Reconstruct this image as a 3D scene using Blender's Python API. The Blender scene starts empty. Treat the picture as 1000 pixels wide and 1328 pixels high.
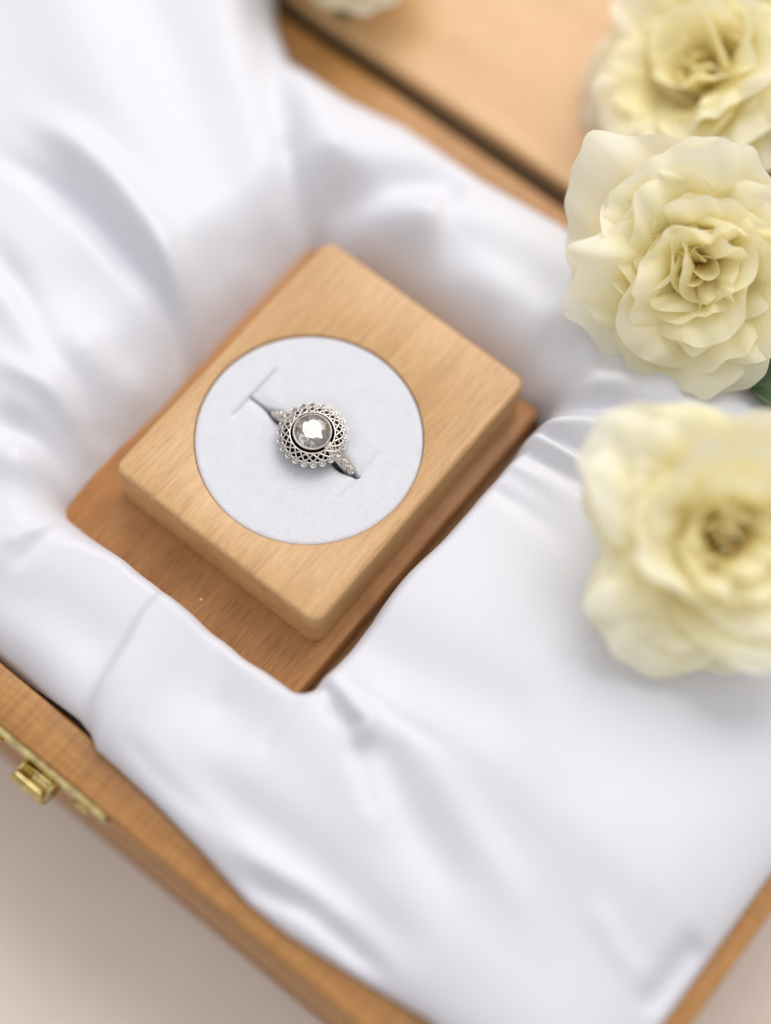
import bpy, bmesh, math, random
import numpy as np
from mathutils import Vector, Matrix

S = 0.001            # everything below is written in millimetres, z = 0 at the ring block's top face
ZT = 50.0            # height of that face above the table
scene = bpy.context.scene
col = scene.collection

# ------------------------------------------------------------------ camera
cam_d = bpy.data.cameras.new('camera')
cam = bpy.data.objects.new('camera', cam_d); col.objects.link(cam)
right = Vector((0.77926, 0.62646, 0.01743)); up = Vector((-0.58622, 0.71881, 0.37371)); back = Vector((0.22159, -0.30144, 0.92738))
rot = Matrix((right, up, back)).transposed()
cam_pos = Vector((87.915, -100.170, 289.982 + ZT)) * S
cam.matrix_world = Matrix.Translation(cam_pos) @ rot.to_4x4()
cam_d.sensor_fit = 'VERTICAL'; cam_d.sensor_height = 44.0
cam_d.lens = 80.0 * (2413.93 / 1328.0 * 44.0) / 80.0
cam_d.clip_start = 0.01; cam_d.clip_end = 20
cam_d.dof.use_dof = True
cam_d.dof.focus_distance = 0.3140
cam_d.dof.aperture_fstop = cam_d.lens / 27.0
cam_d.dof.aperture_blades = 0
scene.camera = cam

# ------------------------------------------------------------------ world and light (soft window light, no sun)
w = bpy.data.worlds.new('World'); scene.world = w; w.use_nodes = True
bg = w.node_tree.nodes['Background']
bg.inputs[0].default_value = (0.93, 0.95, 1.0, 1); bg.inputs[1].default_value = 0.84
tcw = w.node_tree.nodes.new('ShaderNodeTexCoord'); sep = w.node_tree.nodes.new('ShaderNodeSeparateXYZ'); rw = w.node_tree.nodes.new('ShaderNodeValToRGB')
w.node_tree.links.new(tcw.outputs['Generated'], sep.inputs[0]); w.node_tree.links.new(sep.outputs['Z'], rw.inputs[0]); w.node_tree.links.new(rw.outputs[0], bg.inputs[0])
rw.color_ramp.elements[0].position = 0.0; rw.color_ramp.elements[0].color = (0.42, 0.39, 0.36, 1)
rw.color_ramp.elements[1].position = 0.6; rw.color_ramp.elements[1].color = (0.95, 0.96, 1.0, 1)
def area(name, loc, target, size, power, color):
    l = bpy.data.lights.new(name, 'AREA'); l.shape = 'RECTANGLE'; l.size, l.size_y = size; l.energy = power; l.color = color
    o = bpy.data.objects.new(name, l); col.objects.link(o); o.location = loc
    o.rotation_euler = (Vector(target) - Vector(loc)).to_track_quat('-Z', 'Y').to_euler()
    return o
area('window_light', (-0.20, 0.76, 0.99), (0, 0, 0.04), (0.9, 0.9), 10.5, (1.0, 0.965, 0.92))
vs = scene.view_settings
vs.view_transform = 'Standard'; vs.look = 'None'; vs.exposure = 0.08; vs.gamma = 1.0
try: vs.use_curve_mapping = False
except Exception: pass
cy = scene.cycles
cy.max_bounces = 24; cy.transmission_bounces = 24; cy.glossy_bounces = 16; cy.diffuse_bounces = 5
cy.caustics_refractive = True; cy.sample_clamp_indirect = 6

# ------------------------------------------------------------------ material helpers
def new_mat(name):
    m = bpy.data.materials.new(name); m.use_nodes = True
    return m, m.node_tree, m.node_tree.nodes['Principled BSDF']
def N(nt, typ, **kw):
    n = nt.nodes.new(typ)
    for k, v in kw.items(): setattr(n, k, v)
    return n
def ramp(nt, stops):
    r = N(nt, 'ShaderNodeValToRGB'); e = r.color_ramp.elements
    while len(e) < len(stops): e.new(0.5)
    for k, (p, c) in enumerate(stops): e[k].position = p; e[k].color = (*c, 1)
    return r
def coords(nt, scale, rotz=0.0, loc=(0, 0, 0)):
    tc = N(nt, 'ShaderNodeTexCoord'); mp = N(nt, 'ShaderNodeMapping')
    mp.inputs['Scale'].default_value = scale; mp.inputs['Rotation'].default_value = (0, 0, rotz); mp.inputs['Location'].default_value = loc
    nt.links.new(tc.outputs['Object'], mp.inputs['Vector'])
    return mp.outputs['Vector']
def noise(nt, vec, scale=1.0, detail=3.0, rough=0.55, dist=0.0):
    n = N(nt, 'ShaderNodeTexNoise'); n.inputs['Scale'].default_value = scale; n.inputs['Detail'].default_value = detail
    n.inputs['Roughness'].default_value = rough; n.inputs['Distortion'].default_value = dist
    nt.links.new(vec, n.inputs['Vector']); return n.outputs['Fac']
def mixc(nt, fac, a, b, mode='MIX'):
    n = N(nt, 'ShaderNodeMix', data_type='RGBA', blend_type=mode)
    for k, v in ((0, fac), (6, a), (7, b)):
        if isinstance(v, (int, float)): n.inputs[k].default_value = v
        elif isinstance(v, tuple): n.inputs[k].default_value = (*v, 1)
        else: nt.links.new(v, n.inputs[k])
    return n.outputs[2]
def bump(nt, bs, h, strength, dist):
    b = N(nt, 'ShaderNodeBump'); b.inputs['Strength'].default_value = strength; b.inputs['Distance'].default_value = dist
    nt.links.new(h, b.inputs['Height']); nt.links.new(b.outputs[0], bs.inputs['Normal'])

def wood(name, light, mid, dark, along='y', rough=0.42, fleck=0.5, seed=0.0, saw=0.0):
    m, nt, bs = new_mat(name)
    k = 1000.0
    def sc(across, length):                       # cycles per mm across / along the grain
        a, l = k / across, k / length
        return {'x': (l, a, a), 'y': (a, l, a), 'z': (a, a, l)}[along]
    broad = noise(nt, coords(nt, sc(9, 90), loc=(seed, seed * 2, seed)), 1, 3, 0.6, 0.6)
    streak = noise(nt, coords(nt, sc(1.5, 34), loc=(seed, 3, seed)), 1, 4, 0.65, 0.3)
    fl = noise(nt, coords(nt, sc(0.36, 5.0), loc=(seed, 7, 1)), 1, 2, 0.5)
    pore = noise(nt, coords(nt, sc(0.16, 1.6), loc=(2, 7, seed)), 1, 2, 0.6)
    base = ramp(nt, [(0.28, dark), (0.5, mid), (0.74, light)]); nt.links.new(broad, base.inputs[0])
    st = ramp(nt, [(0.35, (0.86, 0.81, 0.76)), (0.6, (1, 1, 1))]); nt.links.new(streak, st.inputs[0])
    f2 = ramp(nt, [(0.36, (1 - fleck * .5, 1 - fleck * .62, 1 - fleck * .75)), (0.52, (1, 1, 1))]); nt.links.new(fl, f2.inputs[0])
    p2 = ramp(nt, [(0.3, (0.80, 0.75, 0.68)), (0.5, (1, 1, 1))]); nt.links.new(pore, p2.inputs[0])
    c = mixc(nt, 0.75, base.outputs[0], st.outputs[0], 'MULTIPLY')
    c = mixc(nt, 0.7, c, f2.outputs[0], 'MULTIPLY')
    c = mixc(nt, 0.6, c, p2.outputs[0], 'MULTIPLY')
    if saw:
        across = {'x': (k / 0.45, k / 12, k / 12), 'y': (k / 12, k / 0.45, k / 12), 'z': (k / 12, k / 12, k / 0.45)}[along]
        s1 = noise(nt, coords(nt, across), 1, 2, 0.5)
        s2 = ramp(nt, [(0.38, (0.62, 0.52, 0.42)), (0.56, (1, 1, 1))]); nt.links.new(s1, s2.inputs[0])
        c = mixc(nt, saw, c, s2.outputs[0], 'MULTIPLY')
    nt.links.new(c, bs.inputs['Base Color'])
    bs.inputs['Roughness'].default_value = rough
    bs.inputs['Specular IOR Level'].default_value = 0.45
    bump(nt, bs, fl, 0.12, 0.00012)
    return m

M = {}
M['block'] = wood('block_wood', (0.665, 0.418, 0.198), (0.605, 0.365, 0.163), (0.525, 0.30, 0.126), 'y', 0.36, 0.38, 0.0)
M['board'] = wood('board_wood', (0.56, 0.27, 0.085), (0.48, 0.22, 0.066), (0.38, 0.165, 0.046), 'y', 0.40, 0.6, 3.0)
M['rim'] = wood('rim_wood', (0.56, 0.285, 0.085), (0.48, 0.235, 0.065), (0.35, 0.155, 0.04), 'x', 0.42, 0.4, 5.0, saw=0.45)
M['side'] = wood('side_wood', (0.54, 0.28, 0.09), (0.47, 0.23, 0.068), (0.36, 0.16, 0.045), 'y', 0.42, 0.4, 8.0, saw=0.2)
M['lid'] = wood('lid_wood', (0.74, 0.48, 0.255), (0.69, 0.43, 0.215), (0.62, 0.375, 0.18), 'x', 0.34, 0.25, 11.0)

def satin_mat():
    m, nt, bs = new_mat('white_satin')
    bs.inputs['Base Color'].default_value = (0.685, 0.68, 0.722, 1)
    bs.inputs['Roughness'].default_value = 0.5
    bs.inputs['Specular IOR Level'].default_value = 0.25
    bs.inputs['Sheen Weight'].default_value = 0.12; bs.inputs['Sheen Roughness'].default_value = 0.4
    tc = N(nt, 'ShaderNodeTexCoord')
    hs = []
    for ang, sc in ((0.6, 1000 / 0.40), (-0.9, 1000 / 0.75)):
        mp = N(nt, 'ShaderNodeMapping'); mp.inputs['Rotation'].default_value = (0, 0, ang)
        nt.links.new(tc.outputs['Object'], mp.inputs['Vector'])
        wv = N(nt, 'ShaderNodeTexWave'); wv.inputs['Scale'].default_value = sc / 3.14; wv.inputs['Distortion'].default_value = 0.6
        wv.inputs['Detail'].default_value = 1.0
        nt.links.new(mp.outputs[0], wv.inputs['Vector']); hs.append(wv.outputs['Fac'])
    ad = N(nt, 'ShaderNodeMath', operation='ADD'); nt.links.new(hs[0], ad.inputs[0]); nt.links.new(hs[1], ad.inputs[1])
    bump(nt, bs, ad.outputs[0], 0.4, 0.00004)
    return m
M['satin'] = satin_mat()

def velvet_mat():
    m, nt, bs = new_mat('white_flock')
    v = coords(nt, (1000, 1000, 1000))
    n1 = noise(nt, v, 4.5, 3, 0.7); n2 = noise(nt, v, 0.35, 3, 0.6)
    r = ramp(nt, [(0.3, (0.785, 0.785, 0.825)), (0.7, (0.83, 0.83, 0.865))]); nt.links.new(n2, r.inputs[0])
    r2 = ramp(nt, [(0.3, (0.89, 0.89, 0.9)), (0.65, (1, 1, 1))]); nt.links.new(n1, r2.inputs[0])
    nt.links.new(mixc(nt, 0.8, r.outputs[0], r2.outputs[0], 'MULTIPLY'), bs.inputs['Base Color'])
    bs.inputs['Roughness'].default_value = 0.95; bs.inputs['Specular IOR Level'].default_value = 0.1
    bs.inputs['Sheen Weight'].default_value = 0.25; bs.inputs['Sheen Roughness'].default_value = 0.5
    bump(nt, bs, n1, 1.0, 0.00026)
    return m
M['flock'] = velvet_mat()

def metal(name, color, rough, var=0.0):
    m, nt, bs = new_mat(name)
    bs.inputs['Metallic'].default_value = 1.0; bs.inputs['Base Color'].default_value = (*color, 1); bs.inputs['Roughness'].default_value = rough
    if var:
        n = noise(nt, coords(nt, (1000, 1000, 1000)), 0.7, 4, 0.6)
        r = ramp(nt, [(0.3, tuple(c * (1 - var) for c in color)), (0.65, color)]); nt.links.new(n, r.inputs[0]); nt.links.new(r.outputs[0], bs.inputs['Base Color'])
        bump(nt, bs, n, 0.15, 0.0003)
    return m
M['gold'] = metal('white_gold', (0.66, 0.605, 0.56), 0.18)
M['lattice_shade'] = metal('lattice_hole_shade', (0.015, 0.013, 0.012), 0.6)  # almost black, paints the shade inside the ring head
M['gap_shade'] = metal('dark_gap_shade', (0.06, 0.04, 0.025), 0.55)  # very dark metal that paints shade into the lid gap
M['brass'] = metal('brass', (0.78, 0.62, 0.27), 0.20, 0.5)
def gem():
    m, nt, bs = new_mat('diamond')
    bs.inputs['Base Color'].default_value = (1.0, 0.985, 0.975, 1)
    bs.inputs['Roughness'].default_value = 0.0; bs.inputs['IOR'].default_value = 2.42
    bs.inputs['Transmission Weight'].default_value = 1.0
    return m
M['gem'] = gem()

def table_mat():
    m, nt, bs = new_mat('beige_tabletop')
    n = noise(nt, coords(nt, (1000 / 60,) * 3), 1, 4, 0.6)
    r = ramp(nt, [(0.3, (0.70, 0.615, 0.53)), (0.7, (0.77, 0.68, 0.595))]); nt.links.new(n, r.inputs[0])
    nt.links.new(r.outputs[0], bs.inputs['Base Color']); bs.inputs['Roughness'].default_value = 0.6
    return m
M['table'] = table_mat()

def petal_mat(name, tip, mid, base):
    m, nt, bs = new_mat(name)
    at = N(nt, 'ShaderNodeAttribute', attribute_name='along')
    v = coords(nt, (1000, 1000, 1000))
    n = noise(nt, v, 0.22, 3, 0.6)
    mm = N(nt, 'ShaderNodeMath', operation='MULTIPLY_ADD'); nt.links.new(n, mm.inputs[0]); mm.inputs[1].default_value = 0.3; mm.inputs[2].default_value = -0.15
    ad = N(nt, 'ShaderNodeMath', operation='ADD'); nt.links.new(at.outputs['Fac'], ad.inputs[0]); nt.links.new(mm.outputs[0], ad.inputs[1])
    r = ramp(nt, [(0.08, base), (0.5, mid), (0.88, tip)]); nt.links.new(ad.outputs[0], r.inputs[0])
    au = N(nt, 'ShaderNodeAttribute', attribute_name='across')
    cmb = N(nt, 'ShaderNodeCombineXYZ'); nt.links.new(au.outputs['Fac'], cmb.inputs[0]); nt.links.new(at.outputs['Fac'], cmb.inputs[1])
    oi = N(nt, 'ShaderNodeObjectInfo'); nt.links.new(oi.outputs['Random'], cmb.inputs[2])
    vm = N(nt, 'ShaderNodeVectorMath', operation='MULTIPLY'); nt.links.new(cmb.outputs[0], vm.inputs[0]); vm.inputs[1].default_value = (14, 2.2, 40)
    vein = noise(nt, vm.outputs[0], 1, 4, 0.65, 0.6)
    sp = noise(nt, v, 0.75, 2, 0.5); r3 = ramp(nt, [(0.70, (0, 0, 0)), (0.76, (1, 1, 1))]); nt.links.new(sp, r3.inputs[0])
    eg = ramp(nt, [(0.80, (0, 0, 0)), (0.97, (0.55, 0.55, 0.55))]); nt.links.new(at.outputs['Fac'], eg.inputs[0])
    blem = mixc(nt, 1.0, r3.outputs[0], eg.outputs[0], 'MULTIPLY')
    tint = mixc(nt, blem, r.outputs[0], (0.50, 0.30, 0.13))
    nt.links.new(tint, bs.inputs['Base Color'])
    bs.inputs['Roughness'].default_value = 0.5; bs.inputs['Specular IOR Level'].default_value = 0.25
    bs.inputs['Sheen Weight'].default_value = 0.1
    bump(nt, bs, vein, 0.32, 0.0005)
    tr = N(nt, 'ShaderNodeBsdfTranslucent'); nt.links.new(r.outputs[0], tr.inputs['Color'])
    mx = N(nt, 'ShaderNodeMixShader'); mx.inputs[0].default_value = 0.5
    nt.links.new(bs.outputs[0], mx.inputs[1]); nt.links.new(tr.outputs[0], mx.inputs[2])
    nt.links.new(mx.outputs[0], nt.nodes['Material Output'].inputs['Surface'])
    return m
M['petal'] = petal_mat('cream_petal', (0.99, 0.963, 0.82), (0.99, 0.925, 0.585), (0.985, 0.785, 0.19))
def leaf_mat(name, c1, c2):
    m, nt, bs = new_mat(name)
    n = noise(nt, coords(nt, (1000, 1000, 1000)), 0.3, 4, 0.6)
    r = ramp(nt, [(0.3, c1), (0.7, c2)]); nt.links.new(n, r.inputs[0]); nt.links.new(r.outputs[0], bs.inputs['Base Color'])
    bs.inputs['Roughness'].default_value = 0.45
    bump(nt, bs, n, 0.3, 0.0004)
    return m
M['leaf'] = leaf_mat('rose_leaf', (0.02, 0.05, 0.018), (0.05, 0.10, 0.03))
M['stem'] = leaf_mat('rose_stem', (0.07, 0.14, 0.035), (0.12, 0.20, 0.06))

# ------------------------------------------------------------------ object helpers
def tag(o, label, cat, group=None):
    o['label'] = label; o['category'] = cat
    if group: o['group'] = group
def structure(o): o['kind'] = 'structure'
def thing(name, label, cat, base, group=None):
    o = bpy.data.objects.new(name, None); col.objects.link(o); o.empty_display_size = 0.01
    o.location = (base[0] * S, base[1] * S, (base[2] + ZT) * S); o['mm'] = base
    tag(o, label, cat, group); return o
def link(name, me, mat, parent=None, origin=None, smooth=True, matrix=None):
    o = bpy.data.objects.new(name, me); col.objects.link(o)
    if mat is not None and not me.materials: me.materials.append(M[mat])
    if parent: o.parent = parent
    if matrix is not None: o.matrix_local = matrix
    return o
def mesh(name, verts, faces, org=(0, 0, 0), smooth=True):
    """verts in mm (design space); org in design mm is the local origin"""
    me = bpy.data.meshes.new(name)
    v = (np.asarray(verts, float) - np.asarray(org, float)) * S
    me.from_pydata([tuple(p) for p in v], [], [tuple(f) for f in faces])
    if smooth: me.polygons.foreach_set('use_smooth', [True] * len(me.polygons))
    me.update(); return me
def bm_mesh(name, bm, org=(0, 0, 0), smooth=False, angle=None):
    bmesh.ops.recalc_face_normals(bm, faces=bm.faces)
    for v in bm.verts: v.co = (v.co - Vector(org)) * S
    me = bpy.data.meshes.new(name); bm.to_mesh(me); bm.free()
    if smooth: me.polygons.foreach_set('use_smooth', [True] * len(me.polygons))
    if angle is not None:
        me.polygons.foreach_set('use_smooth', [True] * len(me.polygons)); me.set_sharp_from_angle(angle=math.radians(angle))
    return me
def box_bm(x0, x1, y0, y1, z0, z1, bev=0.0, seg=3):
    bm = bmesh.new(); bmesh.ops.create_cube(bm, size=1)
    for v in bm.verts: v.co = Vector(((x0 + x1) / 2 + v.co.x * (x1 - x0), (y0 + y1) / 2 + v.co.y * (y1 - y0), (z0 + z1) / 2 + v.co.z * (z1 - z0)))
    if bev: bmesh.ops.bevel(bm, geom=bm.edges[:], offset=bev, segments=seg, profile=0.5, affect='EDGES')
    return bm
def tube(pts, rad, seg=10, closed=False):
    """verts, faces of a tube round a polyline; rad a number or list"""
    pts = [Vector(p) for p in pts]; n = len(pts); V = []; F = []
    prev = None
    for i, p in enumerate(pts):
        a = pts[(i - 1) % n] if (closed or i > 0) else p; b = pts[(i + 1) % n] if (closed or i < n - 1) else p
        t = (b - a).normalized()
        if prev is None: prev = t.orthogonal().normalized()
        nn = (prev - t * prev.dot(t)).normalized(); prev = nn; bb = t.cross(nn)
        r = rad[i] if isinstance(rad, (list, tuple)) else rad
        for k in range(seg):
            a_ = 2 * math.pi * k / seg; V.append(p + (nn * math.cos(a_) + bb * math.sin(a_)) * r)
    m = n if closed else n - 1
    for i in range(m):
        for k in range(seg):
            F.append((i * seg + k, i * seg + (k + 1) % seg, ((i + 1) % n) * seg + (k + 1) % seg, ((i + 1) % n) * seg + k))
    if not closed:
        F.append(tuple(range(seg))[::-1]); F.append(tuple((n - 1) * seg + k for k in range(seg)))
    return V, F
def join(parts):
    V, F = [], []
    for v, f in parts:
        o = len(V); V += [tuple(p) for p in v]; F += [tuple(i + o for i in q) for q in f]
    return V, F
def lathe(profile, seg=48, closed=True):
    """profile [(r, z)] revolved about z; the last point joins the first when closed"""
    V, F = [], []; n = len(profile)
    for i in range(seg):
        a = 2 * math.pi * i / seg
        for r, z in profile: V.append((r * math.cos(a), r * math.sin(a), z))
    for i in range(seg):
        j = (i + 1) % seg
        for k in range(n if closed else n - 1):
            k2 = (k + 1) % n; F.append((i * n + k, j * n + k, j * n + k2, i * n + k2))
    return V, F

# ------------------------------------------------------------------ table
me = mesh('tabletop', [(-1500, -1500, -ZT), (1500, -1500, -ZT), (1500, 1500, -ZT), (-1500, 1500, -ZT)], [(0, 1, 2, 3)], (0, 0, -ZT), False)
o = link('tabletop', me, 'table'); structure(o); o.location = (0, 0, 0)

# ------------------------------------------------------------------ wooden box
XL, XR, YF, YB, RIM, BOT, TH = -118.0, 107.8, -72.9, 64.8, -8.0, -ZT, 8.0
B0 = (0, 0, BOT)
bx = thing('wooden_box', 'open honey brown wooden box with a brass catch on its front wall', 'box', B0)
def boxpart(name, mat, *a, bev=0.7, parent=bx):
    return link(name, bm_mesh(name, box_bm(*a, bev), B0, angle=35), mat, parent)
boxpart('front_wall', 'rim', XL, XR, YF, YF + TH, BOT, RIM)
boxpart('back_wall', 'rim', XL, XR, YB - TH, YB, BOT, RIM)
boxpart('side_wall', 'side', XL + .2, XL + TH, YF + TH + .02, YB - TH - .02, BOT, RIM - .15)
boxpart('side_wall', 'side', XR - TH, XR - .2, YF + TH + .02, YB - TH - .02, BOT, RIM - .15)
boxpart('floor_panel', 'side', XL + TH - 1, XR - TH + 1, YF + TH - 1, YB - TH + 1, -26.0, -18.0, bev=0.2)
lid = boxpart('lid', 'lid', XL, XR, YB + 4.0, YB + 137, RIM - 16, RIM + 0.6, bev=1.2)
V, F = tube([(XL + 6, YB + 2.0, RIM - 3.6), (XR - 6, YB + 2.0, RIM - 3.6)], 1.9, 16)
link('hinge_gap_shade', mesh('hinge_gap_shade', V, F, B0), 'gap_shade', lid)  # hinge rod added full length and dark, to deepen the gap's shade

# brass catch on the front wall
def plate_outline():
    x0, x1 = -14.0, 15.0; c = (x0 + x1) / 2
    top, low, mid = RIM - 0.3, RIM - 5.4, RIM - 8.0
    pts = []
    def arc(cx, cz, r, a0, a1, n=5):
        for i in range(n + 1):
            a = math.radians(a0 + (a1 - a0) * i / n); pts.append((cx + r * math.cos(a), cz + r * math.sin(a)))
    arc(x1 - 1.4, top - 1.4, 1.4, 90, 0); arc(x1 - 1.4, low + 1.4, 1.4, 0, -90)
    for i in range(7):
        t = i / 6; pts.append((c + 5.2 - 2.0 * t, low + (mid - low) * (0.5 - 0.5 * math.cos(math.pi * t))))
    for i in range(7):
        t = i / 6; pts.append((c - 3.2 - 2.0 * t, mid + (low - mid) * (0.5 - 0.5 * math.cos(math.pi * t))))
    arc(x0 + 1.4, low + 1.4, 1.4, -90, -180); arc(x0 + 1.4, top - 1.4, 1.4, 180, 90)
    return pts, c + 0.6
po, pc = plate_outline()
bm = bmesh.new()
f = bm.faces.new([bm.verts.new((x, YF - 0.05, z)) for x, z in po])
r = bmesh.ops.extrude_face_region(bm, geom=[f])
for v in r['geom']:
    if isinstance(v, bmesh.types.BMVert): v.co.y -= 1.0
bmesh.ops.bevel(bm, geom=[e for e in bm.edges if all(v.co.y < YF - 1 for v in e.verts)], offset=0.3, segments=3, profile=0.5, affect='EDGES')
plate = link('catch_plate', bm_mesh('catch_plate', bm, B0, angle=40), 'brass', bx)
for sx in (-9.0, 10.1):
    prof = [(0.0, 0.0), (1.6, 0.0), (1.6, 0.5), (1.3, 0.95), (0.5, 1.2), (0.42, 0.8), (0, 0.8)]
    V, F = lathe(prof, 20, False)
    V = [(sx + x, YF - 1.0 - z, RIM - 2.8 + y) for x, y, z in V]
    link('screw', mesh('screw', V, F, B0), 'brass', plate)
# the catch: a bent tongue curling up away from the wall
path = [(-0.9, -2.4), (-2.2, -2.8), (-3.6, -2.5), (-4.6, -1.5), (-4.9, 0.1), (-4.6, 1.6), (-3.7, 2.4)]
bm = bmesh.new(); rows = []
for i, (yy, zz) in enumerate(path):
    a = Vector(path[max(i - 1, 0)]); b = Vector(path[min(i + 1, len(path) - 1)]); t = (b - a).normalized(); n_ = Vector((-t.y, t.x))
    hw = 3.5 - (0.6 if i == len(path) - 1 else 0)
    rows.append([bm.verts.new((pc + sx * hw, YF + yy + n_.x * th, RIM - 3.4 + zz + n_.y * th)) for sx, th in ((-1, .5), (1, .5), (1, -.5), (-1, -.5))])
for a, b in zip(rows, rows[1:]):
    for k in range(4): bm.faces.new((a[k], a[(k + 1) % 4], b[(k + 1) % 4], b[k]))
bm.faces.new(rows[0]); bm.faces.new(rows[-1][::-1])
# side cheeks that close the tongue to a cup
for sgn in (-1, 1):
    x_ = pc + sgn * 3.15
    out = [(-0.9, 0.9), (-0.9, -2.4), (-2.2, -2.8), (-3.6, -2.5), (-4.6, -1.5), (-4.7, 0.4), (-2.8, 1.2)]
    vs1 = [bm.verts.new((x_ - .35, YF + y, RIM - 3.4 + z)) for y, z in out]; vs2 = [bm.verts.new((x_ + .35, YF + y, RIM - 3.4 + z)) for y, z in out]
    bm.faces.new(vs1); bm.faces.new(vs2[::-1])
    for k in range(len(out)): bm.faces.new((vs1[k], vs1[(k + 1) % len(out)], vs2[(k + 1) % len(out)], vs2[k]))
bmesh.ops.recalc_face_normals(bm, faces=bm.faces)
bmesh.ops.bevel(bm, geom=bm.edges[:], offset=0.34, segments=3, profile=0.5, affect='EDGES')
link('catch', bm_mesh('catch', bm, B0, angle=60), 'brass', plate)

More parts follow.
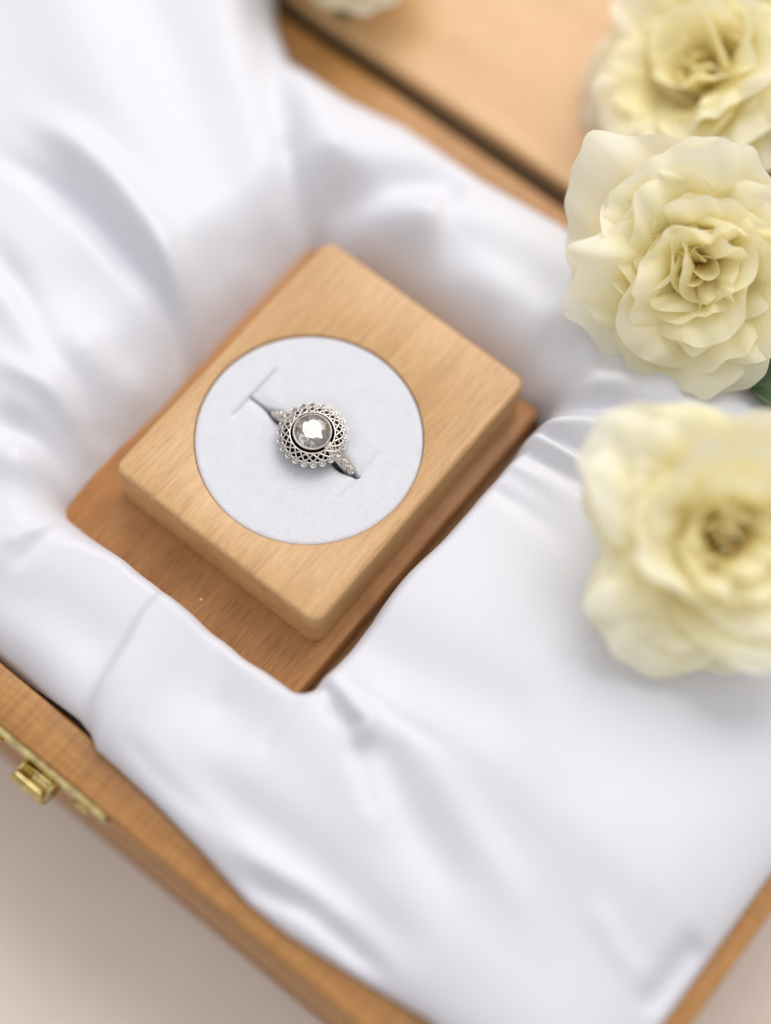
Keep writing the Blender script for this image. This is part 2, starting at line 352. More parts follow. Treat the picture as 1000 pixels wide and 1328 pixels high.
# ------------------------------------------------------------------ satin cushion lining
STROKES = [
    ([(-80.2, 12.7), (-68.6, 12.6), (-55.4, 11.0), (-37.9, 5.3), (-28.6, -0.8), (-25.5, -5.8), (-26.9, -12.4)], 4.2, 3.2, 3.0),
    ([(-82.7, 3.1), (-61.8, 4.7), (-48.1, 2.8), (-38.4, 0.9), (-31.3, -3.0), (-28.4, -9.2)], -3.2, 2.2, 2.2),
    ([(-47.7, -6.3), (-36.8, -9.3)], -2, 7, 7),
    ([(-45.7, -14.6), (-34.2, -15.2), (-28.7, -13.3)], 1.8, 3, 3),
    ([(-65.6, -15.0), (-49.8, -18.2), (-36.7, -22.7), (-30.7, -25.4)], 2.0, 3, 3),
    ([(-71.0, -9.3), (-56.9, -14.3), (-44.4, -19.3), (-32.3, -22.9), (-25.9, -27.0)], -2.2, 2.4, 2.4),
    ([(-54.0, -27.3), (-39.8, -25.3), (-33.1, -26.0), (-26.3, -28.1)], 2, 2, 2),
    ([(-46.9, -34.8), (-36.2, -32.7), (-31.2, -33.3), (-25.3, -35.8)], -3, 2.5, 2.5),
    ([(-40.8, -41.3), (-32.5, -36.5), (-27.1, -37.2), (-23.5, -38.9)], 2.4, 3, 3),
    ([(-80.9, 45.5), (-71.1, 40.0), (-55.0, 29.1), (-35.8, 19.7)], -1.8, 7, 7),
    ([(-100.3, 38.7), (-88.6, 34.6), (-67.1, 25.7), (-45.9, 15.5)], 2.2, 9, 9),
    ([(-68.5, 62.6), (-58.9, 54.6), (-41.0, 39.4), (-28.0, 28.1)], -3.0, 3.6, 3.6),
    ([(-67.4, 68.2), (-49.9, 55.2), (-34.2, 44.1)], 1.6, 5, 5),
    ([(-29.1, 33.4), (-23.7, 40.4), (-15.5, 50.1), (-9.4, 53.8)], -4, 4, 4),
    ([(-19.8, 28.7), (-14.2, 39.5), (-7.7, 44.8)], 2.5, 4, 4),
    ([(-2.6, 42.8), (5.7, 45.5), (12.8, 45.3)], -2, 5, 5),
    ([(17.4, 37.0), (24.0, 39.5), (31.7, 42.9)], -2.5, 3.5, 3.5),
    ([(22.8, 29.8), (29.8, 34.0), (39.2, 39.4)], 3, 3, 3),
    ([(27.7, 25.2), (33.2, 31.7), (40.8, 37.2), (49.9, 40.5)], -3.6, 1.9, 1.9, 1),
    ([(29.1, 24.2), (36.6, 29.3), (47.3, 32.7)], 1.8, 1.4, 1.4, 1),
    ([(28.7, 22.6), (38.5, 24.4), (49.5, 25.2), (60.5, 23.3)], -3.0, 1.3, 1.3, 1),
    ([(29.5, 21.0), (39.9, 21.5), (52.0, 21.7)], 1.6, 1.3, 1.3, 1),
    ([(29.0, 17.7), (35.8, 19.2), (44.5, 19.7), (57.3, 18.8)], -3.0, 1.2, 1.2, 1),
    ([(29.0, 14.0), (39.1, 14.9), (53.0, 13.6)], 1.0, 1.5, 1.5, 1),
    ([(29.0, 8.5), (40.4, 8.7), (53.3, 6.7)], -0.7, 1.5, 1.5, 1),
    ([(30.1, -26.1), (40.3, -24.7), (54.1, -21.9)], -1.6, 6, 6),
    ([(26.3, -33.0), (29.8, -35.4), (35.1, -36.1), (38.9, -36.2), (39.8, -37.6), (37.9, -40.0)], 3.4, 1.8, 1.4),
    ([(26.9, -35.5), (29.8, -35.8), (32.5, -36.4), (36.3, -38.3)], -4.2, 1.3, 1.3),
    ([(30.8, -31.3), (37.8, -33.4), (45.0, -34.9), (52.8, -36.4), (69.4, -41.8), (81.5, -45.8)], 1.0, 3, 3),
    ([(41.4, -36.8), (45.4, -39.8), (50.4, -42.7), (60.3, -46.0), (71.0, -49.8)], -1.0, 3, 3),
    ([(61.3, -21.0), (75.6, -25.7)], 4.2, 20, 20),
    ([(101.3, -29.1), (101.0, -35.9), (101.0, -45.7)], -4, 2, 2),
    ([(-50.8, 3.3), (-35.6, -2.4), (-29.6, -7.3)], 0.5, 0.7, 0.7),
    ([(-23.4, -37.9), (-25.1, -44.7), (-27.7, -51.3)], 0.9, 1.0, 1.0),
    ([(-22.7, -38.8), (-22.7, -45.4), (-23.9, -53.5)], -0.8, 1.0, 1.0),
    ([(-26.6, 29.3), (-29.6, 37.3), (-34.2, 46.3)], 0.8, 1.2, 1.2),
    ([(-27.5, 28.5), (-35.5, 34.5), (-43.5, 40.8)], -1.2, 1.4, 1.4),
    ([(32.6, 16.9), (41.1, 16.5), (51.4, 15.8)], 0.5, 1.0, 1.0),
    ([(29.5, -33.4), (40.4, -32.9), (52.6, -32.2)], -0.5, 1.0, 1.0),
    ([(38.5, -39.5), (43.9, -43.2), (50.6, -47.5)], -0.6, 1.1, 1.1),
    ([(27.7, -38.2), (27.6, -45.0), (28.9, -51.3)], -0.5, 1.4, 1.4),
    ([(14.2, -40.8), (16.1, -46.0), (19.1, -50.3)], -0.4, 1.5, 1.5),
    ([(7.8, -62.0), (19.0, -63.5), (32.0, -63.4)], -0.7, 1.4, 1.4),
    ([(101.3, -40.4), (92.3, -40.2), (83.6, -36.5)], 0.6, 1.8, 1.8),
    ([(-0.9, -37.8), (-1.0, -44.5), (0.3, -51.0), (1.9, -60.1), (3.9, -65.1)], 2.8, 8, 0.6),
    ([(18.8, -59.5), (30.1, -59.3), (44.2, -59.0), (58.8, -59.6), (72.1, -61.0)], -2, 4, 4),
    ([(37.1, -67.6), (43.9, -66.2), (50.4, -64.6), (59.3, -65.0), (69.9, -65.8)], -4, 1.8, 1.8),
    ([(31.4, -64.6), (46.4, -63.5), (58.8, -63.4)], 1.5, 2, 2),
    ([(13.6, -49.7), (22.4, -48.4)], -1.2, 6, 6),
    ([(18.8, -40.4), (35.1, -42.2), (48.1, -46.4)], 1.2, 5, 5),
    ([(-25.5, -57.5), (-14.8, -54.0), (-5.3, -53.2)], -1.8, 5, 5),
]

def vnoise(x, y, scale, seed):
    rs = np.random.RandomState(seed); g = rs.rand(64, 64) * 2 - 1
    fx, fy = x / scale + 400, y / scale + 400
    ix, iy = np.floor(fx).astype(int), np.floor(fy).astype(int); tx, ty = fx - ix, fy - iy
    tx, ty = tx ** 3 * (tx * (tx * 6 - 15) + 10), ty ** 3 * (ty * (ty * 6 - 15) + 10)
    a, b, c, d = g[ix % 64, iy % 64], g[(ix + 1) % 64, iy % 64], g[ix % 64, (iy + 1) % 64], g[(ix + 1) % 64, (iy + 1) % 64]
    return (a * (1 - tx) + b * tx) * (1 - ty) + (c * (1 - tx) + d * tx) * ty
def smooth_poly(p, k=10):
    p = [np.array(q, float) for q in p]; p = [2 * p[0] - p[1]] + p + [2 * p[-1] - p[-2]]; out = []
    for i in range(1, len(p) - 2):
        for t in np.linspace(0, 1, k, endpoint=False):
            out.append(0.5 * ((2 * p[i]) + (p[i + 1] - p[i - 1]) * t + (2 * p[i - 1] - 5 * p[i] + 4 * p[i + 1] - p[i + 2]) * t ** 2 + (3 * p[i] - p[i - 1] - 3 * p[i + 1] + p[i + 2]) * t ** 3))
    out.append(p[-2]); return np.array(out)
def stroke_field(X, Y):
    Zf = np.zeros_like(X)
    for pts, amp, sl, sr, *fan in STROKES:
        q = smooth_poly(pts, 7); m = 3.2 * max(sl, sr)
        msk = (X > q[:, 0].min() - m) & (X < q[:, 0].max() + m) & (Y > q[:, 1].min() - m) & (Y < q[:, 1].max() + m)
        if not msk.any(): continue
        x, y = X[msk], Y[msk]; best = np.full(x.shape, 1e9); side = np.zeros_like(x); along = np.zeros_like(x)
        n = len(q) - 1
        for i in range(n):
            d = q[i + 1] - q[i]; l2 = d @ d + 1e-9
            t = np.clip(((x - q[i, 0]) * d[0] + (y - q[i, 1]) * d[1]) / l2, 0, 1)
            dx, dy = x - q[i, 0] - d[0] * t, y - q[i, 1] - d[1] * t; dd = dx * dx + dy * dy
            b = dd < best; best[b] = dd[b]; side[b] = (d[0] * dy - d[1] * dx)[b]; along[b] = ((i + t) / n)[b]
        s = np.where(side > 0, sl, sr)
        if fan: s = s * (0.55 + 1.3 * along)
        taper = np.clip((1 - along if fan else np.minimum(along, 1 - along)) / (0.6 if fan else 0.22), 0.0, 1); taper = (0.1 + 0.9 * taper * taper * (3 - 2 * taper)) if max(sl, sr) < 5 else 1.0
        Zf[msk] += amp * taper * np.exp(-best / (2 * (s * 0.75) ** 2))
    return Zf
def sdf_rrect(X, Y, x0, x1, y0, y1, r):
    qx = np.abs(X - (x0 + x1) / 2) - (x1 - x0) / 2 + r; qy = np.abs(Y - (y0 + y1) / 2) - (y1 - y0) / 2 + r
    return np.hypot(np.maximum(qx, 0), np.maximum(qy, 0)) + np.minimum(np.maximum(qx, qy), 0) - r
def quarter(t):
    t = np.clip(t, 0, 1); return np.sqrt(np.clip(1 - (1 - t) ** 2, 0, 1))
def sstep(a, b, x):
    t = np.clip((x - a) / (b - a), 0, 1); return t * t * (3 - 2 * t)
def soften(a, r):
    for _ in range(2):
        for ax in (0, 1):
            p = np.pad(a, [(r, r) if k == ax else (0, 0) for k in (0, 1)], mode='edge'); c = np.cumsum(np.insert(p, 0, 0, axis=ax), axis=ax); m = 2 * r + 1
            a = (np.take(c, range(m, c.shape[ax]), axis=ax) - np.take(c, range(0, c.shape[ax] - m), axis=ax)) / m
    return a
def build_satin():
    nx, ny = 430, 290
    xs = np.linspace(XL + TH + .4, 104.0, nx)
    yf = np.interp(xs, [-110, -12, 1, 4, 6.5, 11, 19, 31, 42, 50, 64, 75, 104], [-64.3, -64.3, -64.0, -64.6, -66.0, -66.1, -66.5, -67.8, -69.4, -69.2, -67.3, -65.6, -65])
    yb = np.interp(xs, [-110, -76, -70, -62, -54, -40, -28, -10, 7, 40, 104], [74, 73, 70, 61, 56.0, 56.6, 58.8, 58.9, 60.6, 60, 58])
    t = np.linspace(0, 1, ny)[:, None]
    X = np.repeat(xs[None, :], ny, 0); Y = yf[None, :] * (1 - t) + yb[None, :] * t
    # right-hand edge wanders over the rim
    dh = sdf_rrect(X, Y, -27.6, 27.3, -38.2, 31.4, 2.4) + 0.5 * vnoise(X, Y, 13, 3) + 0.15 * vnoise(X, Y, 4, 8)
    wl = sstep(-10, -34, X); wr = sstep(20, 34, X); wb = sstep(22, 40, Y) ; wf = sstep(-28, -44, Y)
    tot = wl + wr + wb + wf + 1e-6
    top = (wl * 2.4 + wr * 0.5 + wb * 1.5 + wf * -2.6) / tot
    R = (wl * 13 + wr * 3.2 + wb * 11 + wf * 3.0) / tot
    top = top + 0.9 * vnoise(X, Y, 40, 1) + 0.2 * vnoise(X, Y, 17, 2) + 0.03 * vnoise(X, Y, 6, 6)
    top = top + soften(stroke_field(X, Y), 1)
    zf = -12.6 - 4 * wr
    soft = np.clip((wl + wb) / tot, 0, 1)
    s = quarter(dh / R) * (1 - soft) + np.sin(np.clip(dh / (R * 1.15), 0, 1) * np.pi / 2) * soft
    Z = zf + (top - zf) * s
    Z = np.where(dh <= 0, zf + dh * 2.0, Z)
    # outer edges
    df = Y - yf[None, :]; db = yb[None, :] - Y; dr = 104.0 - X; dl = X - xs[0]
    ef = RIM - 5.0 + 5.3 * sstep(-14, 0, xs)[None, :]
    for d, e, ro in ((df, ef, 13.0), (db, RIM + .3, 16.0), (dr, RIM + .3, 16.0), (dl, RIM - 3, 10.0)):
        k = quarter(d / ro); Z = np.where(dh > 0, e + (Z - e) * k, Z)
    over = (Y < YF + TH + .3) | (Y > YB - TH - .3) | (X > XR - TH - .3)
    Z = np.where(over, np.maximum(Z, RIM + 0.18), Z)
    Z = np.where(Y > YB, np.maximum(Z, RIM + 0.6 + 0.25), Z)
    V = np.stack([X, Y, Z], -1).reshape(-1, 3)
    keep = (dh > -1.2)
    idx = np.arange(nx * ny).reshape(ny, nx)
    k4 = keep[:-1, :-1] & keep[1:, :-1] & keep[:-1, 1:] & keep[1:, 1:]
    F = np.stack([idx[:-1, :-1], idx[:-1, 1:], idx[1:, 1:], idx[1:, :-1]], -1)[k4]
    used = np.unique(F); remap = -np.ones(nx * ny, int); remap[used] = np.arange(len(used))
    return V[used], remap[F]
V, F = build_satin()
so = (0, 0, -17.9)
sat = link('satin_lining', mesh('satin_lining', V, F.tolist(), so), 'satin'); sat.location = (0, 0, (so[2] + ZT) * S)
tag(sat, 'padded white satin cloth lining gathered in soft folds round the ring stand', 'satin lining')

# ------------------------------------------------------------------ ring stand: base board, block, flocked pad
RS0 = (0, 0, -17.9)
rs_ = thing('ring_stand', 'tan wooden ring stand with round white flocked pad on a darker base board', 'ring stand', RS0)
link('base_board', bm_mesh('base_board', box_bm(-29.0, 25.0, -41.0, 30.6, -17.9, -11.8, 0.4), RS0, angle=35), 'board', rs_)
BW, BL, CR, PX, PY, PR = 44.6, 57.4, 2.2, -0.13, -3.42, 19.65
def rrect_loop(inset, z, n=560):
    hx, hy, r = BW / 2 - inset, BL / 2 - inset, max(CR - inset, 0.6); out = []
    for i in range(n):
        a = 2 * math.pi * i / n; d = Vector((math.cos(a), math.sin(a))); lo, hi = 0.0, 60.0
        for _ in range(28):
            m_ = (lo + hi) / 2; x, y = PX + d.x * m_, PY + d.y * m_
            qx, qy = abs(x) - hx + r, abs(y) - hy + r
            sd = math.hypot(max(qx, 0), max(qy, 0)) + min(max(qx, qy), 0) - r
            if sd < 0: lo = m_
            else: hi = m_
        out.append((PX + d.x * lo, PY + d.y * lo, z))
    return out
def circ_loop(r, z, n=560): return [(PX + r * math.cos(2 * math.pi * i / n), PY + r * math.sin(2 * math.pi * i / n), z) for i in range(n)]
bv = 0.8
loops = [circ_loop(PR, -9.5), circ_loop(PR, -0.25), circ_loop(PR + 0.08, -0.07), circ_loop(PR + 0.26, 0.0), rrect_loop(bv, 0.0)]
for k in range(1, 7):
    a = math.pi / 2 * k / 6; loops.append(rrect_loop(bv * (1 - math.sin(a)), -bv * (1 - math.cos(a))))
loops += [rrect_loop(0, -6.0), rrect_loop(0, -11.3), rrect_loop(0.4, -11.75)]
n = 560; V = [p for l in loops for p in l]; F = []
for a in range(len(loops) - 1):
    for i in range(n): F.append((a * n + i, a * n + (i + 1) % n, (a + 1) * n + (i + 1) % n, (a + 1) * n + i))
F.append(tuple(range(n))[::-1]); F.append(tuple((len(loops) - 1) * n + i for i in range(n)))
bm = bmesh.new(); vv = [bm.verts.new(p) for p in V]
for f in F: bm.faces.new([vv[i] for i in f])
link('block', bm_mesh('block', bm, RS0, angle=30), 'block', rs_)

def pad_height(x, y):
    """x along the slit, y across it, in mm from the pad's centre"""
    z = -0.35
    ends = max(0.0, min(1.0, (12.3 - abs(x + 0.9)) / 0.9))
    z -= ends * 0.6 * math.exp(-(y / 1.5) ** 2)                       # flaps sink toward the slit
    open_ = 0.15 + 0.62 * math.exp(-((x - 7.4) / 2.4) ** 2) + 0.5 * math.exp(-((x + 6.6) / 2.2) ** 2)
    z -= ends * 7.0 * (1 / (1 + (abs(y) / open_) ** 6))
    for cx, y0, y1, dep, wid in ((-12.9, -5.6, 7.4, 0.7, 0.17), (10.9, -6.1, 5.9, 0.35, 0.17)):
        e = max(0.0, min(1.0, min(y - y0, y1 - y) / 1.5)); xx = x - cx - 0.012 * y
        z -= e * dep * (0.6 * math.exp(-(xx / wid) ** 2) + 0.4 * math.exp(-(xx / (wid * 2.6)) ** 2))
        sgn = 1 if cx < 0 else -1
        if xx * sgn > 0: z -= e * 0.12 * math.exp(-(xx / 2.0) ** 2)   # the flap end dips below the uncut margin
    return z
nr, na = 130, 620; V = [(PX, PY, pad_height(0, 0))]; F = []
for i in range(1, nr + 1):
    r = 19.58 * i / nr
    for k in range(na):
        a = 2 * math.pi * k / na; x, y = r * math.cos(a), r * math.sin(a)
        edge = 0.55 * (1 - quarter((19.58 - r) / 0.9))
        V.append((PX + x, PY + y, pad_height(x, y + 0.2) - edge))
for k in range(na): F.append((0, 1 + k, 1 + (k + 1) % na))
for i in range(nr - 1):
    for k in range(na): F.append((1 + i * na + k, 1 + (i + 1) * na + k, 1 + (i + 1) * na + (k + 1) % na, 1 + i * na + (k + 1) % na))
link('flocked_pad', mesh('flocked_pad', V, F, RS0), 'flock', rs_)

# ------------------------------------------------------------------ diamond ring
H0 = Vector((0.7, -3.4, 1.7))                   # centre of the halo's outer edge plane
RG0 = (H0.x, H0.y, -2.0)
rg = thing('diamond_ring', 'white gold ring with round diamond and pierced lattice halo, standing in the white pad', 'ring', RG0)
def ringpart(name, vf, mat, smooth=True, parent=rg):
    V, F = vf; return link(name, mesh(name, [Vector(p) + H0 for p in V], F, RG0, smooth), mat, parent)
NH = 22
def brilliant(r, crown, pav, table, simple=False):
    P = []; n = 8
    for k in range(n):
        a = 2 * math.pi * k / n
        P.append((table * r * math.cos(a), table * r * math.sin(a), crown))
        b = a + math.pi / n
        if not simple:
            P.append((0.79 * r * math.cos(b), 0.79 * r * math.sin(b), crown * 0.60))
            P.append((0.24 * r * math.cos(b), 0.24 * r * math.sin(b), -pav * 0.79))
    for k in range(16 if simple else 32):
        a = 2 * math.pi * k / (16 if simple else 32)
        P.append((r * math.cos(a), r * math.sin(a), 0.02 * r)); P.append((r * math.cos(a), r * math.sin(a), -0.02 * r))
    P.append((0, 0, -pav))
    bm = bmesh.new()
    for p in P: bm.verts.new(p)
    g = bmesh.ops.convex_hull(bm, input=bm.verts[:])
    bmesh.ops.delete(bm, geom=[e for e in g['geom_interior'] if isinstance(e, bmesh.types.BMVert)], context='VERTS')
    return bm
ZC = 1.62
bm = brilliant(3.12, 1.05, 2.65, 0.56)
for v in bm.verts: v.co = v.co + H0 + Vector((0, 0, ZC))
link('center_diamond', bm_mesh('center_diamond', bm, RG0), 'gem', rg)
# bezel cup with a milgrain edge
bz = ringpart('bezel', lathe([(3.02, ZC + .10), (3.12, ZC + .24), (3.28, ZC + .22), (3.35, ZC + .05), (3.33, ZC - .9), (2.6, ZC - 2.2), (2.3, ZC - 2.2), (3.1, ZC - .8), (3.16, ZC - .1)], 96), 'gold')
def beads(r, z, n, rad):
    parts = []
    for k in range(n):
        a = 2 * math.pi * k / n; c = Vector((r * math.cos(a), r * math.sin(a), z)); V, F = [], []
        for i in range(4):
            th = math.pi / 2 * i / 3.2
            for j in range(6):
                b = 2 * math.pi * j / 6; V.append(c + Vector((math.cos(th) * math.cos(b), math.cos(th) * math.sin(b), math.sin(th))) * rad)
        for i in range(3):
            for j in range(6): F.append((i * 6 + j, i * 6 + (j + 1) % 6, i * 6 + 6 + (j + 1) % 6, i * 6 + 6 + j))
        F.append(tuple(18 + j for j in range(6))); parts.append((V, F))
    return join(parts)
link('milgrain', mesh('milgrain', [Vector(p) + H0 for p in beads(3.20, ZC + .20, 70, 0.13)[0]], beads(3.20, ZC + .20, 70, 0.13)[1], RG0), 'gold', bz)
ringpart('halo_frame', lathe([(3.70, 1.15), (3.76, 1.32), (3.90, 1.33), (4.00, 1.18), (3.98, 0.85), (3.72, 0.8)], 96), 'gold')
# pierced lattice: two families of crossing bars running down to the scalloped edge
parts = []
for k in range(NH):
    for sg in (-1, 1):
        a0 = 2 * math.pi * k / NH; pts = []
        for i in range(9):
            t = i / 8; a = a0 + sg * (2 * math.pi / NH) * 1.2 * t; r = 3.95 + (5.34 - 3.95) * t
            pts.append((r * math.cos(a), r * math.sin(a), 1.10 - 0.60 * t ** 1.3 + 0.05 * sg))
        parts.append(tube(pts, 0.16, 8))
ringpart('lattice', join(parts), 'gold')
ringpart('outer_wire', tube([((5.22 + .05) * math.cos(a), (5.22 + .05) * math.sin(a), 0.45) for a in [2 * math.pi * k / 120 for k in range(120)]], 0.12, 8, True), 'gold')
ringpart('under_gallery_shade', lathe([(3.66, 0.35), (4.3, 0.0), (5.15, -0.45), (5.0, -0.9), (4.0, -1.6), (2.2, -1.9), (2.2, -1.4), (3.3, -0.6), (3.38, 0.3)], 96), 'lattice_shade')  # near-black cone added below the lattice as shade in its openings
# halo stones in collets
ro = 0.68
cv, cf = lathe([(ro * .70, .30), (ro * .84, .38), (ro, .28), (ro * .98, -.25), (ro * .75, -.75), (ro * .6, -.75), (ro * .68, .1)], 22)
cme = mesh('collet', cv, cf); cme.materials.append(M['gold'])
gbm = brilliant(ro * .74, .20, .5, .58, True); gme = bm_mesh('small_diamond', gbm); gme.materials.append(M['gem'])
def collet(pos, normal, scale=1.0):
    q = Vector((0, 0, 1)).rotation_difference(Vector(normal).normalized()).to_matrix().to_4x4()
    loc = (Vector(pos) + H0 - Vector(RG0)) * S
    c = link('collet', cme, None, rg, matrix=Matrix.Translation(loc) @ q @ Matrix.Scale(scale, 4))
    link('small_diamond', gme, None, c, matrix=Matrix.Translation((0, 0, .16 * S)))
for k in range(NH):
    a = 2 * math.pi * (k + 0.0) / NH
    collet((5.40 * math.cos(a), 5.40 * math.sin(a), 0.16), (0.30 * math.cos(a), 0.30 * math.sin(a), 1))
# band: a loop standing in the slit, wider and thicker at the shoulders
RB, ZB = 9.1, -8.1
V, F = [], []; nb = 120
for i in range(nb):
    a = 2 * math.pi * i / nb; s_, c_ = math.sin(a), math.cos(a)
    hw = 0.78 + 0.25 * max(0, c_); th = 0.62 + 0.12 * max(0, c_)
    for k in range(12):
        b = 2 * math.pi * k / 12; rr = RB + th * math.copysign(abs(math.cos(b)) ** .7, math.cos(b)); yy = hw * math.copysign(abs(math.sin(b)) ** .7, math.sin(b))
        V.append((rr * s_, yy, ZB + rr * c_))
for i in range(nb):
    for k in range(12): F.append((i * 12 + k, ((i + 1) % nb) * 12 + k, ((i + 1) % nb) * 12 + (k + 1) % 12, i * 12 + (k + 1) % 12))
ringpart('band', (V, F), 'gold')
for sg in (-1, 1):
    for d in (46.0, 55.5):
        a = math.radians(d) * sg; rr = RB + 0.95
        collet((rr * math.sin(a), 0, ZB + rr * math.cos(a)), (math.sin(a) * .85, 0, math.cos(a)), 1.18)

# ------------------------------------------------------------------ roses
def petal_mesh(rng, R, q, inner):
    nu, nv = 21, 17
    L = R * (0.46 + 0.72 * q) * rng.uniform(0.88, 1.10)
    rb = R * (0.04 + 0.10 * q); zb = R * 0.20 * (1 - q)
    a0 = math.radians(-6 + 40 * q); a1 = math.radians(14 + 84 * q ** 1.05 + rng.uniform(-16, 14))
    W = R * (0.26 + 0.46 * q) * rng.uniform(0.8, 1.15)
    ph = [rng.uniform(0, 6.28) for _ in range(4)]; curl = rng.uniform(10, 42) * (0.4 + q); ruff = R * (0.036 + 0.044 * q) * rng.uniform(.5, 1.5); crump = R * 0.10 * (1 - q) if inner else 0
    prof = []; r, z = rb, zb; ns = 60; dl = L / ns
    for i in range(ns + 1):
        t = i / ns; al = a0 + (a1 - a0) * t ** 1.35 + math.radians(curl) * max(0, (t - 0.72) / 0.28) ** 2
        prof.append((r, z, al)); r += math.sin(al) * dl; z += math.cos(al) * dl
    V, A, F, U = [], [], [], []
    notch = rng.uniform(0.0, 0.07); skew = rng.uniform(-.12, .12)
    for j in range(nv):
        v = j / (nv - 1)
        for i in range(nu):
            u = -1 + 2 * i / (nu - 1)
            ve = v * (1 - 0.30 * abs(u) ** 2.6 - notch * math.exp(-(u / .18) ** 2) + skew * u * v + (0.03 * math.sin(6 * u + ph[3]) + 0.018 * math.sin(15 * u + ph[1]) + rng.uniform(-.012, .012)) * v * v)
            ve = min(max(ve, 0), 1.0)
            x = ve * ns; k = min(int(x), ns - 1); f = x - k
            r = prof[k][0] * (1 - f) + prof[k + 1][0] * f; z = prof[k][1] * (1 - f) + prof[k + 1][1] * f; al = prof[k][2] * (1 - f) + prof[k + 1][2] * f
            w = W * (0.28 + 0.72 * math.sin(math.pi / 2 * min(1, v * 1.25)))
            th = u * w / max(r, R * 0.20); th = max(-1.9, min(1.9, th))
            d = ruff * v ** 2.2 * (math.sin(2.6 * u + ph[0]) + 0.55 * math.sin(6.3 * u + ph[1]) + 0.42 * math.sin(11 * u + ph[2]) + 0.26 * math.sin(18 * u + ph[3])) + crump * v * math.sin(4 * u + 3 * v + ph[2])
            d += R * 0.07 * abs(u) ** 3 * v
            rr = r + d * math.cos(al); zz = z - d * math.sin(al)
            V.append((rr * math.cos(th), rr * math.sin(th), zz)); A.append(ve * (0.5 + 0.5 * q)); U.append(u)
    for j in range(nv - 1):
        for i in range(nu - 1): F.append((j * nu + i, j * nu + i + 1, (j + 1) * nu + i + 1, (j + 1) * nu + i))
    return V, F, A, U
def leaf_vf(length, width, bend):
    V, F = [], []; nu, nv = 9, 14
    for j in range(nv):
        t = j / (nv - 1); w = width * math.sin(math.pi * t ** 0.8) ** 0.9 * (1 + 0.06 * math.sin(t * 40))
        for i in range(nu):
            u = -1 + 2 * i / (nu - 1); V.append((t * length, u * w / 2, -bend * t * t * length + 0.12 * width * abs(u) + 0.03 * width * math.sin(t * 22) * abs(u)))
    for j in range(nv - 1):
        for i in range(nu - 1): F.append((j * nu + i, j * nu + i + 1, (j + 1) * nu + i + 1, (j + 1) * nu + i))
    return V, F
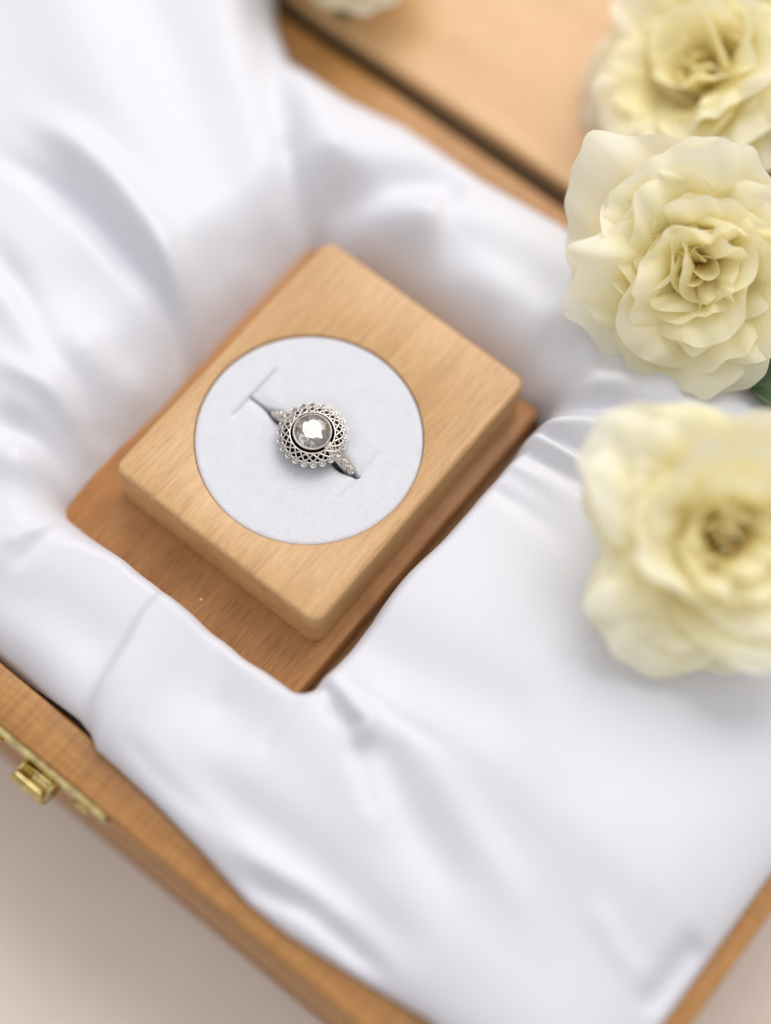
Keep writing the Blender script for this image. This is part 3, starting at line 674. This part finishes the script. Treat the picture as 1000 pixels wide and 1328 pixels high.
def rose(label, heart, axis, R, seed, n, stem_to, leaves=(), spin=0.0):
    """heart: mm position of the bloom's middle; the bloom's base lies below it along the axis"""
    rng = random.Random(seed); ax = Vector(axis).normalized()
    base = Vector(heart) - ax * R * 0.62
    q = Vector((0, 0, 1)).rotation_difference(ax).to_matrix().to_4x4() @ Matrix.Rotation(spin, 4, 'Z')
    t = thing('rose', label, 'rose', tuple(base), 'cream roses laid over the edge of the box')
    for i in range(n):
        k = (i / (n - 1)) ** 0.72; V, F, A, U = petal_mesh(rng, R, k, k < 0.5)
        me = mesh('petal', V, F); at = me.attributes.new('along', 'FLOAT', 'POINT'); at.data.foreach_set('value', A); at = me.attributes.new('across', 'FLOAT', 'POINT'); at.data.foreach_set('value', U)
        tilt = Matrix.Rotation(rng.uniform(-.20, .20), 4, 'X') @ Matrix.Rotation(rng.uniform(-.14, .14), 4, 'Y')
        off = Matrix.Translation(Vector((rng.uniform(-1, 1), rng.uniform(-1, 1), 0)) * R * 0.05 * (1 - k) * S)
        o = link('petal', me, 'petal', t, matrix=q @ off @ Matrix.Rotation(i * 2.39996 + rng.uniform(-.5, .5), 4, 'Z') @ tilt)
        sb = o.modifiers.new('smooth', 'SUBSURF'); sb.levels = 1; sb.render_levels = 1
    # hip, sepals, stem
    V, F = lathe([(0.01, -4.2), (1.6, -4.0), (2.6, -2.4), (2.9, -0.6), (2.2, 0.8), (0.01, 1.0)], 20, False)
    link('hip', mesh('hip', V, F), 'stem', t, matrix=q)
    for k in range(5):
        V, F = leaf_vf(R * 0.75, R * 0.26, -0.12); V = [(x + 1.5, y, z - 0.9 - 0.1 * x) for x, y, z in V]
        link('sepal', mesh('sepal', V, F), 'stem', t, matrix=q @ Matrix.Rotation(k * 2 * math.pi / 5, 4, 'Z'))
    p0 = base - ax * 3.5; p3 = Vector(stem_to); p1 = p0 - ax * 7; pts = []
    for i in range(15):
        s = i / 14; pts.append(p0 * (1 - s) ** 2 + p1 * 2 * s * (1 - s) + p3 * s * s)
    V, F = tube(pts, 1.5, 12); link('stem', mesh('stem', V, F, tuple(base)), 'stem', t)
    for (lp, ld, ln, wd, bend) in leaves:
        V, F = leaf_vf(ln, wd, bend); xd = Vector(ld).normalized(); yd = Vector((0, 0, 1)).cross(xd).normalized(); zd = xd.cross(yd)
        mat = Matrix.Translation((Vector(lp) - base) * S) @ Matrix((xd, yd, zd)).transposed().to_4x4()
        o = link('leaf', mesh('leaf', V, F), 'leaf', t, matrix=mat)
        sd = o.modifiers.new('thickness', 'SOLIDIFY'); sd.thickness = 0.0003

rose('open cream rose nearest the stand, above the gap between box and lid', (36.2, 57.8, 14.0), (0.34, -0.55, 0.76), 23.5, 5, 44, (130, 85, 4),
     leaves=(((51.5, 51.0, 0.5), (0.78, 0.62, 0.02), 30, 15, 0.03), ((30, 92, 2.0), (0.8, 0.5, 0.05), 34, 20, 0.03)))
rose('cream rose lying on the smooth satin beside the ring stand', (67.4, 17.2, 20.5), (0.18, -0.42, 0.89), 24.0, 12, 42, (140, 30, 3), spin=1.0)
rose('cream rose lying on the pale wooden lid', (10.5, 94.0, 9), (-0.22, -0.46, 0.86), 25.0, 23, 42, (90, 125, 0), spin=2.0)
rose('cream rose beside the satin bulge at the far end of the lid gap', (-61.0, 80.0, 7), (0.1, 0.1, 0.98), 18.0, 31, 36, (-20, 130, -3), spin=0.5)

# ------------------------------------------------------------------ a fleck of gold leaf on the base board
rng = random.Random(4); P0 = (1.5, -34.6, -11.75)
V = [(P0[0] + math.cos(a) * rng.uniform(.15, .36), P0[1] + math.sin(a) * rng.uniform(.15, .36), P0[2] + z + rng.uniform(-.02, .04)) for z in (0, .16) for a in [k * math.pi / 3.5 for k in range(7)]]
F = [tuple(range(7))[::-1], tuple(range(7, 14))] + [(k, (k + 1) % 7, 7 + (k + 1) % 7, 7 + k) for k in range(7)]
o = link('gold_fleck', mesh('gold_fleck', V, F, P0, False), 'brass'); o.location = (P0[0] * S, P0[1] * S, (P0[2] + ZT) * S)
tag(o, 'tiny gold fleck lying on the brown base board in front of the block', 'fleck')
